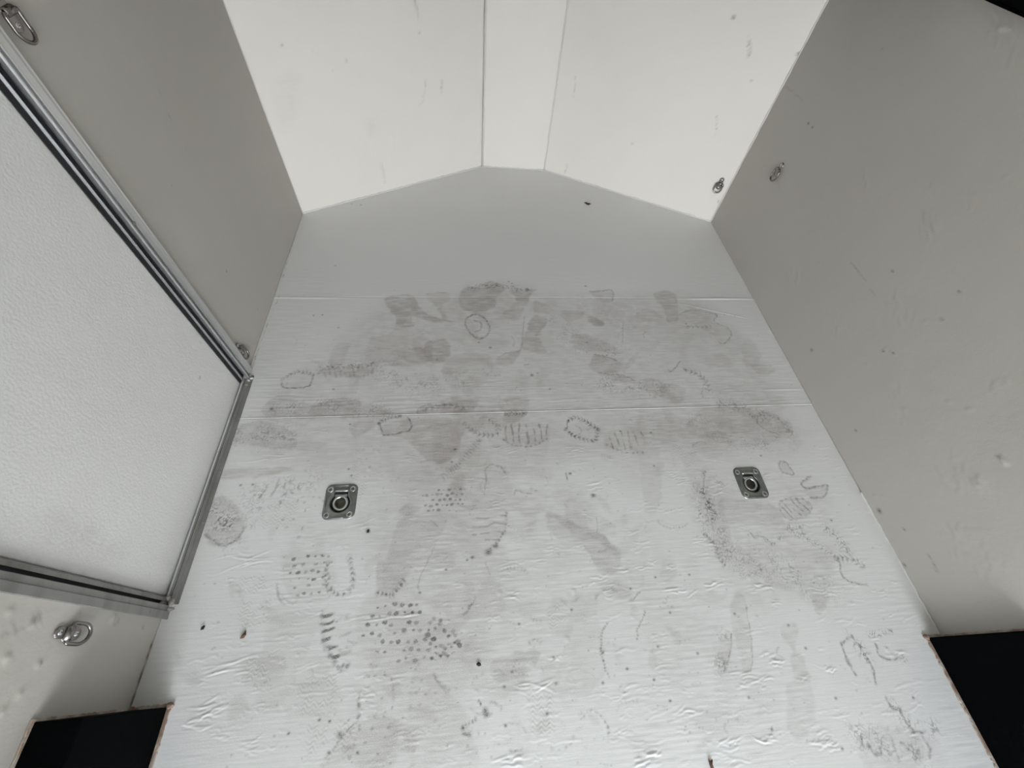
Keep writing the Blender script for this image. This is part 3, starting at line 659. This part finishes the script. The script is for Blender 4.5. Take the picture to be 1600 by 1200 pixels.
def nl(s):
    for p in [(493,246),(520,110),(490,80),(440,70),(541,95),(617,212),(660,150)]: s.bump(p[0], p[1], .005, .0014, .1)
    for p in [(541,95),(655,51),(690,137),(648,0),(440,70)]: s.specks([p], .35, .004)
    s.smear([(425,120),(470,115),(465,190),(440,210),(430,170)], .05, edge=0, soft=.06); s.smear([(570,190),(590,185),(590,215),(575,215)], .05, edge=0, soft=.04)
    s.line([(655,165),(662,155),(665,125)], .004, .14); s.line([(596,255),(602,285)], .005, .12); s.line([(690,125),(690,145)], .005, .18); s.line([(648,0),(654,30)], .005, .18)
    s.line([(475,333),(540,315),(600,302)], .002, .3, tick=.05)
    s.g[:, -1:] = .35
def nc(s): s.g[:, :1] = .4; s.bump(876, 37, .004, .001, .3)
def nr(s):
    for p in [(928,60),(980,20),(1085,20),(988,247),(983,218),(1074,266),(873,205),(1050,136)]: s.bump(p[0], p[1], .006, .002, .05)
    for (u, v) in [(899,135),(1120,195),(1170,70)]:
        s.ridge(s.P(u, v), 1.5, .045, .003, .0014); s.line([(u, v-14), (u-1, v+12)], .002, .28); s.bump(u-2, v+16, .007, .0022, .15)
    s.line([(1172,62),(1172,85),(1165,92)], .003, .25); s.specks([(1146,27,.005),(1247,84,.005),(1174,127,.003),(988,224,.003),(1071,134,.002)], .8)
    s.ridge(s.P(884, 262), 1.2, .03, .004, .002); s.line([(886,256),(883,270)], .003, .3); s.ridge(s.P(1077, 320), 1.4, .03, .003, .0015)
    s.line([(1122,312),(1124,320),(1128,314)], .003, .45); s.g[:, :1] = .35
nose('wall_front_left', NL, NA, nl); nose('wall_front', NA, NB, nc); nose('wall_front_right', NB, NR, nr)

# caulk beads in the corners
def bead(name, a, b, r, n=60, seed=1):
    rs = np.random.RandomState(seed); a, b = Vector(a), Vector(b); L = []; R = []
    for i in range(n+1):
        L.append(a.lerp(b, i/n)+Vector(rs.normal(0, r*.18, 3))); R.append(r*rs.uniform(.65, 1.25))
    bm = bmesh.new(); tube(bm, L, R, 6); return struct(bmobj(name, bm, M['bead'], None, True))
M['bead'] = mat('caulk_bead', (.76, .755, .74), .5)
bead('trim_1', (*NL, .001), (*NA, .001), .0045, seed=1); bead('trim_2', (*NA, .001), (*NB, .001), .0045, 24, seed=2); bead('trim_3', (*NB, .001), (*NR, .001), .0045, seed=3)
bead('trim_4', (NA[0]+.006, NA[1]-.001, .002), (NA[0]+.006, NA[1]-.001, CEIL), .0035, 80, seed=4); bead('trim_5', (NB[0], NB[1], .002), (NB[0], NB[1], CEIL), .0035, 80, seed=5)
bead('trim_6', (XR, NR[1], .002), (XR, NR[1], CEIL), .004, 90, seed=6); bead('trim_7', (XL, NL[1], .002), (XL, NL[1], CEIL), .003, 90, seed=7)
bead('trim_8', (XR, -.02, .001), (XR, .40, .001), .0035, 50, seed=8)

# ---------------------------------------------------------------- guessed black platform: its unseen deck is added to shade the nose top
YP = 1.36
o = empty('added_overhead_platform', ((XL+XR)/2, YP, 1.055)); tag(o, 'guessed black platform added above the nose to shade it, showing only as a black corner at top right', 'platform')
cx = (XL+XR)/2
bm = bmesh.new()
prism(bm, [(XL+.002-cx, .04, .004), (XR-.002-cx, .04, .004), (XR-.002-cx, NR[1]-.005-YP, .004), (NB[0]-cx, NB[1]-.006-YP, .004), (NA[0]-cx, NA[1]-.006-YP, .004), (XL+.002-cx, NL[1]-.005-YP, .004)], (0, 0, .022))
bmobj('added_shade_deck', bm, M['black'], o)  # unseen deck, put in to darken the top of the nose walls
bm = bmesh.new(); box(bm, XL+.002-cx, XR-.002-cx, .0, .04, 0, .045, .003); bmobj('front_rail', bm, M['black'], o)
for x in (XL+.002-cx, XR-.032-cx):
    bm = bmesh.new(); box(bm, x, x+.03, 1.00-YP, NR[1]-YP-.02, -.003, .0035, .001)
    box(bm, x if x > 0 else x, x+.03, 1.00-YP, -.001, .004, .040, .001); bmobj('side_rail', bm, M['black'], o)

# ---------------------------------------------------------------- door with its aluminium frame
def app(y, x): return y*abs(x)/.7776
def vprof(name, L, m, parent, z0=.0, z1=1.80):
    bm = bmesh.new(); prism(bm, [(x, app(y, x), z0) for y, x in L], (0, 0, z1-z0)); return bmobj(name, bm, m, parent)
door = Sheet('door_1', (-.800, 0, -.04), (0, 1, 0), (0, 0, 1), np.linspace(.2195, .8955, 170), np.linspace(0, 1.82, 280))
door.h += .0018*(fbm(door.X, door.Y, .4, 9)-.5)
door.smear([(60,800),(120,808),(170,840),(200,870),(150,880),(100,850),(70,830)], .16, soft=.09, edge=0); door.smear([(100,812),(135,818),(150,832),(120,835)], .18, soft=.05, edge=0)
door.smear([(0,860),(130,895),(230,925),(230,932),(120,905),(0,870)], .3, soft=.02, edge=0)  # shade of the rear jamb on the door, painted as a dark band
door.smear([(0,190),(20,200),(40,260),(0,280)], .08, soft=.08, edge=0)
door.specks([(313,535,.003),(312,590,.003),(306,400,.003),(310,340,.002),(290,640,.002)], .6)
d1 = door.build(M['door'], None, .02); struct(d1, 'white embossed side door in an aluminium frame')
front = [(.961,-.783),(.961,-.774),(.956,-.7725),(.951,-.774),(.937,-.775),(.935,-.770),(.931,-.770),(.928,-.776),(.925,-.776),(.9235,-.770),(.920,-.770),(.916,-.773),(.908,-.785),(.9065,-.800),(.8945,-.800),(.8925,-.790),(.8845,-.790),(.8835,-.812),(.961,-.812)]
vprof('door_jamb', front, M['alu'], d1)
vprof('seal_or_shade_strip', [(.8965,-.7975),(.9045,-.7975),(.9045,-.7995),(.8965,-.7995)], M['seal_shade'], d1)  # black strip in the jamb channel, standing in for shade in the recess
vprof('seal_or_shade_strip', [(.8705,-.7975),(.8835,-.7975),(.8835,-.812),(.8705,-.812)], M['seal_shade'], d1)
rear = [(.1628,-.788),(.1628,-.774),(.165,-.7725),(.181,-.7735),(.1825,-.777),(.1935,-.777),(.1945,-.782),(.1945,-.814),(.1628,-.814)]
vprof('door_jamb', rear, M['sill'], d1)
vprof('seal_or_shade_strip', [(.1945,-.797),(.2015,-.797),(.2015,-.814),(.1945,-.814)], M['seal_shade'], d1)
vprof('door_edge_channel', [(.2015,-.786),(.209,-.786),(.2105,-.795),(.2125,-.7965),(.2125,-.812),(.2015,-.812)], M['sill'], d1, -.02)
bm = bmesh.new(); prism(bm, [(x, .196, z) for x, z in ((-.758,.001),(-.758,.0035),(-.7685,.0045),(-.7695,.0065),(-.7765,.007),(-.7775,.004),(-.7775,-.02),(-.758,.0005))], (0, .725, 0)); bmobj('door_sill', bm, M['sill'], d1)
bm = bmesh.new(); prism(bm, [(x, .196, z) for x, z in ((-.7778,-.001),(-.7815,-.001),(-.7815,-.03),(-.7778,-.03))], (0, .715, 0)); bmobj('seal_or_shade_strip', bm, M['seal_shade'], d1)
bm = bmesh.new(); prism(bm, [(x, .21, z) for x, z in ((-.7818,.003),(-.787,.0035),(-.787,-.03),(-.7818,-.03))], (0, .70, 0)); bmobj('door_sill', bm, M['sill'], d1)
bm = bmesh.new(); box(bm, -.80, -.76, .196, .975, 1.79, 1.82, .003); bmobj('door_header', bm, M['alu'], d1)
def screw(parent, c, n, r=.004, m='zinc', h=.0016):
    bm = bmesh.new(); dome(bm, c, n, r, h, 10, 3); n = Vector(n).normalized(); u = n.orthogonal().normalized(); w = n.cross(u)
    o = bmobj('screw', bm, M[m], parent, True); return o
for y, z in ((.931, .012), (.931, .62), (.931, 1.3)): screw(d1, (-.770, app(y, -.770), z), (1, 0, 0), .0045)
for z in (.075, .50, 1.1): screw(d1, (-.7735, app(.173, -.7735), z), (1, 0, 0), .0042)
for y in (.245, .405, .56, .80): screw(d1, (-.7635, y, .004), (0, 0, 1), .0038)
def lump(name, c, s, m, parent, seed, sub=2):
    bm = bmesh.new(); bmesh.ops.create_icosphere(bm, subdivisions=sub, radius=1); rs = np.random.RandomState(seed)
    for v in bm.verts: v.co = Vector((c[0]+v.co.x*s[0]*rs.uniform(.7, 1.25), c[1]+v.co.y*s[1]*rs.uniform(.7, 1.25), c[2]+max(v.co.z, -.3)*s[2]*rs.uniform(.6, 1.3)))
    return bmobj(name, bm, m, parent, True)
# broken caulk at both feet of the frame
for i, (u, v, sx, sy, sz) in enumerate([(263,936,.014,.007,.010),(271,941,.007,.013,.008),(266,951,.013,.006,.007),(255,957,.010,.005,.010),(258,944,.010,.010,.014),(269,938,.008,.006,.006),(271,946,.007,.006,.005),(266,953,.009,.006,.005),(260,948,.008,.006,.008),(273,940,.004,.008,.004)]):
    p = hit(u, v, (0, 0, 0), (0, 0, 1)); lump('caulk_blob', (p[0]-.002, p[1], .003), (sx, sy, sz), M['caulk'], d1, i+5)
for i, (u, v) in enumerate([(391,588),(389,596),(385,603),(394,592)]):
    p = hit(u, v, (0, 0, 0), (0, 0, 1)); lump('caulk_blob', (p[0], p[1], .003), (.007, .005, .005), M['bead' if i % 2 else 'caulk'], d1, i+15)

# ---------------------------------------------------------------- black wheel boxes with bare plywood edges
def wheel_box(x0, x1, label, seed):
    o = empty('wheel_box', ((x0+x1)/2, BY-.45, 0)); tag(o, label, 'wheel box', None)
    cx = (x0+x1)/2; cy = BY-.45; y0 = -.97
    bm = bmesh.new(); box(bm, x0-cx, x1-cx, y0-cy, BY-cy, .002, BZ, .003); c = bmobj('steel_box', bm, M['black'], o)
    rs = np.random.RandomState(seed); inner = x1 if x1 < 0 else x0; sg = 1 if x1 < 0 else -1; wall = x0 if x1 < 0 else x1
    def strip(A, B, nrm, w, n=46):
        bm = bmesh.new(); A, B = Vector(A), Vector(B); nrm = Vector(nrm); a = []; up = Vector(w)
        for i in range(n+1):
            p = A.lerp(B, i/n)-Vector((cx, cy, 0)); k = rs.uniform(.75, 1.1)*(1.0 if rs.rand() > .08 else .5)
            a.append([bm.verts.new(p+up*q) for q in (0,)]+[bm.verts.new(p+nrm*.0028), bm.verts.new(p+nrm*.0028+up*k), bm.verts.new(p+up*k*1.15)])
        for i in range(n):
            for j in range(4): bm.faces.new((a[i][j], a[i][(j+1) % 4], a[i+1][(j+1) % 4], a[i+1][j]))
        bm.faces.new(a[0]); bm.faces.new(a[-1][::-1]); return bmobj('plywood_edge', bm, M['wood'], o)
    strip((inner, BY+.004, .001), (inner, -.60, .001), (0, 0, 1), (sg*.007, 0, 0), 120)
    strip((inner+sg*.004, BY, .001), (wall, BY, .001), (0, 0, 1), (0, .006, 0), 30)
    strip((wall+sg*.0005, BY, .002), (wall+sg*.0005, BY, BZ), (sg, 0, 0), (0, .0042, 0), 50)
    strip((wall+sg*.0005, BY+.004, BZ), (wall+sg*.0005, -.60, BZ), (sg, 0, 0), (0, 0, .006), 70)
    lump('wood_splinter', (inner+sg*.004-cx, BY+.002-cy, .003), (.010, .007, .004), M['wood'], o, seed)
    return o
wheel_box(XL-.004, BXL, 'black steel wheel box at the foot of the left wall below the door', 3)
wheel_box(BXR, XR-.001, 'black steel wheel box at the foot of the bare right wall', 4)

# ---------------------------------------------------------------- rope rings screwed to the walls
def wall_ring(loc, n, label, k=1.0, roll=0.0, lift=.004):
    o = empty('tie_down_ring', loc); tag(o, label, 'tie-down ring', 'rope rings screwed to the walls')
    n = Vector(n).normalized(); up = Vector((0, 0, 1)); a = up.cross(n).normalized()
    up, a = up*math.cos(roll)+a*math.sin(roll), a*math.cos(roll)-up*math.sin(roll)
    P = lambda x, y, z: (a*x+up*y+n*z)*k
    # plate: small upper lobe, waist, round lower lobe
    out = []
    for t in np.linspace(0, math.pi, 9): out.append((.0105*math.cos(t), .028+.0105*math.sin(t)))
    out += [(-.0105, .016), (-.014, .012), (-.014, .004)]
    for t in np.linspace(math.pi, 2*math.pi, 11): out.append((.0125*math.cos(t), -.010+.0125*math.sin(t)))
    out += [(.014, .004), (.014, .012), (.0105, .016)]
    bm = bmesh.new(); lo = [bm.verts.new(P(x, y, .0003)) for x, y in out]; hi = [bm.verts.new(P(x*.93, y*.97, .0026)) for x, y in out]
    bm.faces.new(hi); bm.faces.new(lo[::-1])
    for i in range(len(out)): bm.faces.new((lo[i], lo[(i+1) % len(out)], hi[(i+1) % len(out)], hi[i]))
    bmobj('mounting_plate', bm, M['steel'], o)
    # strap that holds the ring
    bm = bmesh.new(); A = []
    for t in np.linspace(0, math.pi, 9):
        y = .008+.0075*math.cos(t); z = .002+.0078*math.sin(t); A.append([bm.verts.new(P(x, y, z)) for x in (-.0125, .0125)]+[bm.verts.new(P(x, .008+.0050*math.cos(t), .002+.0055*math.sin(t))) for x in (.0125, -.0125)])
    for i in range(8):
        for j in range(4): bm.faces.new((A[i][j], A[i][(j+1) % 4], A[i+1][(j+1) % 4], A[i+1][j]))
    bmobj('strap', bm, M['steel'], o, True)
    # D ring
    L = []; r = .0036
    for x in np.linspace(-.0165, .0165, 7): L.append((x, .008, .0056))
    L.append((.0178, .004, .0058))
    for t in np.linspace(0, math.pi, 15): L.append((.0178*math.cos(t), -.016-.0200*math.sin(t), .0060+lift*math.sin(t)))
    L.append((-.0178, .004, .0058))
    bm = bmesh.new(); tube(bm, [P(*p) for p in L], r*k, 10, True); bmobj('ring', bm, M['steel'], o, True)
    for y in (.027, -.012):
        bm = bmesh.new(); dome(bm, P(0, y, .0026), n, .0055*k, .0022*k, 12, 3); s = bmobj('screw', bm, M['ringz'], o, True)
        bm = bmesh.new(); c = P(0, y, .0048); tube(bm, [Vector(c)-n*.0004, Vector(c)+n*.0002], .0014, 6); bmobj('drive_recess', bm, M['seal_shade'], s)
    return o
wall_ring((XL-.003, .1165, .263), (1, 0, 0), 'polished rope ring low on the left wall, between rear door jamb and wheel box')
wall_ring((XL+.001, .9725, .082), (1, 0, 0), 'small rope ring beside the foot of the bright front door jamb')
wall_ring((XL+.001, 1.000, .974), (1, 0, 0), 'rope ring highest on the left wall, at the upper end of the bright front jamb')
wall_ring((XR-.001, 1.637, .418), (-1, 0, 0), 'rope ring on the grey right side wall near the nose corner')
nd = Vector((NR[1]-NB[1], -(NR[0]-NB[0]), 0)).normalized(); pr = hit(1124, 289, (*NR, 0), nd)
wall_ring(Vector(pr)+nd*.0015, nd, 'rope ring on the pale right nose wall panel near the floor corner', 1.0)

# ---------------------------------------------------------------- recessed tie-downs in the floor
def floor_pan(cx, cy, label, seed, ring_tilt):
    o = empty('recessed_tie_down', (cx, cy, 0)); tag(o, label, 'tie-down ring', 'recessed zinc tie-downs in the floor')
    N = 96; hw, hh, rc = .0475, .0545, .019; T0 = .0024
    def outer(t):
        c, s = math.cos(t), math.sin(t); lo, hi = 0, .09
        for _ in range(30):
            m = (lo+hi)/2; x, y = abs(m*c), abs(m*s); dx, dy = max(x-(hw-rc), 0), max(y-(hh-rc), 0)
            ok = (x <= hw and y <= hh and (math.hypot(dx, dy) <= rc))
            lo, hi = (m, hi) if ok else (lo, m)
        return lo
    def inner(t, g=0):
        c, s = math.cos(t), math.sin(t); R = .029+g; cyy = -.005
        b = -s*-cyy*-1; # ray-circle with centre (0, cyy)
        bb = s*cyy; r = bb+math.sqrt(max(bb*bb-(cyy*cyy-R*R), 0))
        if s > 0:
            wx, wy = .0195+g, .031+g
            q = min(wx/abs(c) if abs(c) > 1e-6 else 9, wy/s); r = max(r, q)
        return r
    bm = bmesh.new(); rows = []
    def row(fr, z):
        rows.append([bm.verts.new((fr(t)*math.cos(t), fr(t)*math.sin(t), z)) for t in [2*math.pi*i/N for i in range(N)]])
    row(lambda t: outer(t), .0002); row(lambda t: outer(t)*.985, T0); row(lambda t: outer(t)*.93, T0+.0003)
    row(lambda t: outer(t)*.55+inner(t)*.45, T0-.0002); row(lambda t: inner(t, .005), T0); row(lambda t: inner(t, .003), T0+.0012); row(lambda t: inner(t, .0006), T0+.0004)
    row(lambda t: inner(t), -.001); row(lambda t: inner(t, -.003), -.0165)
    for a, b in zip(rows[:-1], rows[1:]):
        for i in range(N): bm.faces.new((a[i], a[(i+1) % N], b[(i+1) % N], b[i]))
    # dimples round the screws
    SP = [(-.0335, .038), (.0325, .038), (-.0335, -.0405), (.0325, -.0405)]
    bmobj('plate', bm, M['zinc'], o, True)
    bm = bmesh.new(); c = bm.verts.new((0, 0, -.0165)); v = [bm.verts.new((inner(t, -.003)*math.cos(t), inner(t, -.003)*math.sin(t), -.0165)) for t in [2*math.pi*i/N for i in range(N)]]
    for i in range(N): bm.faces.new((c, v[i], v[(i+1) % N]))
    bmobj('pan_bottom', bm, M['pan'], o)
    for a, b in (((-.022, .049), (.022, .049)), ((-.024, -.0495), (.020, -.0495)), ((-.0425, -.026), (-.0425, .024)), ((.0425, -.026), (.0425, .024))):
        bm = bmesh.new(); tube(bm, [Vector((*a, T0-.0006)).lerp(Vector((*b, T0-.0006)), k/6) for k in range(7)], [.0005, .0020, .0024, .0024, .0024, .0020, .0005], 8); bmobj('pressed_rib', bm, M['zinc'], o, True)
    for i, (x, y) in enumerate(SP):
        bm = bmesh.new(); R = []
        for rr, z in ((.0092, T0-.0001), (.0080, T0+.0011), (.0066, T0+.0013), (.0046, T0+.0001)): R.append([bm.verts.new((x+rr*math.cos(k*.524), y+rr*math.sin(k*.524), z)) for k in range(12)])
        for a, b in zip(R[:-1], R[1:]):
            for k in range(12): bm.faces.new((a[k], a[(k+1) % 12], b[(k+1) % 12], b[k]))
        w = bmobj('screw_cup', bm, M['ringz'], o, True)
        bm = bmesh.new(); dome(bm, (x, y, T0-.0002), (0, 0, 1), .0050, .0006, 10, 2); bmobj('screw', bm, M['pan'], w, True)
    # rolled lip over the slot, then the ring with its flat shank
    bm = bmesh.new(); tube(bm, [(x, .0325, T0-.0004) for x in np.linspace(-.0205, .0205, 9)], [.0012, .0030, .0034, .0034, .0034, .0034, .0034, .0030, .0012], 10); bmobj('bracket', bm, M['ringz'], o, True)
    bm = bmesh.new(); L = []
    for t in np.linspace(0, 2*math.pi, 33)[:-1]: L.append((.0195*math.cos(t), -.004+.0195*math.sin(t), -.0035+.002*math.sin(t)))
    tube(bm, L, .0042, 12, True); rg = bmobj('ring', bm, M['ringz'], o, True)
    bm = bmesh.new(); prism(bm, [(-.0175, .0125, -.005), (-.0175, .0145, -.0012), (-.0175, .0215, -.0012), (-.0175, .0245, -.004), (-.0175, .0245, -.007)], (.035, 0, 0)); bmobj('ring_shank', bm, M['ringz'], rg)
    return o
floor_pan(*PANS[0], 'recessed zinc tie-down ring in the floor on the door side', 1, 0)
floor_pan(*PANS[1], 'recessed zinc tie-down ring in the floor nearer the bare right wall', 2, 0)

# ---------------------------------------------------------------- loose debris on the floor
def flake(u, v, pts, h, m, name, label, cat, seed):
    p = hit(u, v, (0, 0, .001), (0, 0, 1)); rs = np.random.RandomState(seed); bm = bmesh.new()
    lo = [bm.verts.new((x, y, .0002)) for x, y in pts]; hi = [bm.verts.new((x*.7, y*.7, h*rs.uniform(.6, 1.3))) for x, y in pts]; c = bm.verts.new((0, 0, h*1.3)); n = len(pts)
    bm.faces.new(lo[::-1])
    for i in range(n): bm.faces.new((lo[i], lo[(i+1) % n], hi[(i+1) % n], hi[i])); bm.faces.new((hi[i], hi[(i+1) % n], c))
    o = bmobj(name, bm, M[m]); o.location = p+np.array([0, 0, .0006]); tag(o, label, cat); return o
flake(918, 318.5, [(-.018,.010),(-.010,.012),(.001,.004),(.016,.003),(.019,-.004),(.010,-.006),(.004,-.013),(-.004,-.010)], .004, 'crumb', 'leaf_scrap', 'dark curled leaf scrap on the clean floor near the nose', 'leaf scrap', 1)
flake(380, 993, [(-.006,-.007),(.003,-.006),(.007,.001),(.004,.012),(.000,.004),(-.004,-.001)], .004, 'chip', 'wood_chip', 'small brown pointed wood chip on the floor near the left wheel box', 'wood chip', 2)
flake(317, 981, [(-.004,-.005),(.003,-.004),(.005,.003),(.001,.006),(-.003,.002)], .003, 'crumb', 'crumb', 'dark crumb on the floor nearest the rear foot of the door frame', 'crumb', 3)
flake(748, 1038, [(-.006,.001),(-.001,.005),(.005,.002),(.006,-.003),(.000,-.005),(-.005,-.002)], .003, 'crumb', 'crumb', 'dark round crumb in the middle of the floor near the dotted shoe print', 'crumb', 4)
flake(1111, 1195, [(-.003,-.009),(.004,-.008),(.003,.002),(.006,.010),(.000,.007),(-.004,.012),(-.004,.002)], .004, 'chip', 'wood_chip', 'reddish brown chip on the floor at the bottom edge of the view', 'wood chip', 5)
flake(575, 830, [(-.003,-.005),(.003,-.005),(.004,.003),(.001,.006),(-.003,.003)], .003, 'crumb', 'crumb', 'dark crumb just below the recessed ring on the door side', 'crumb', 6)
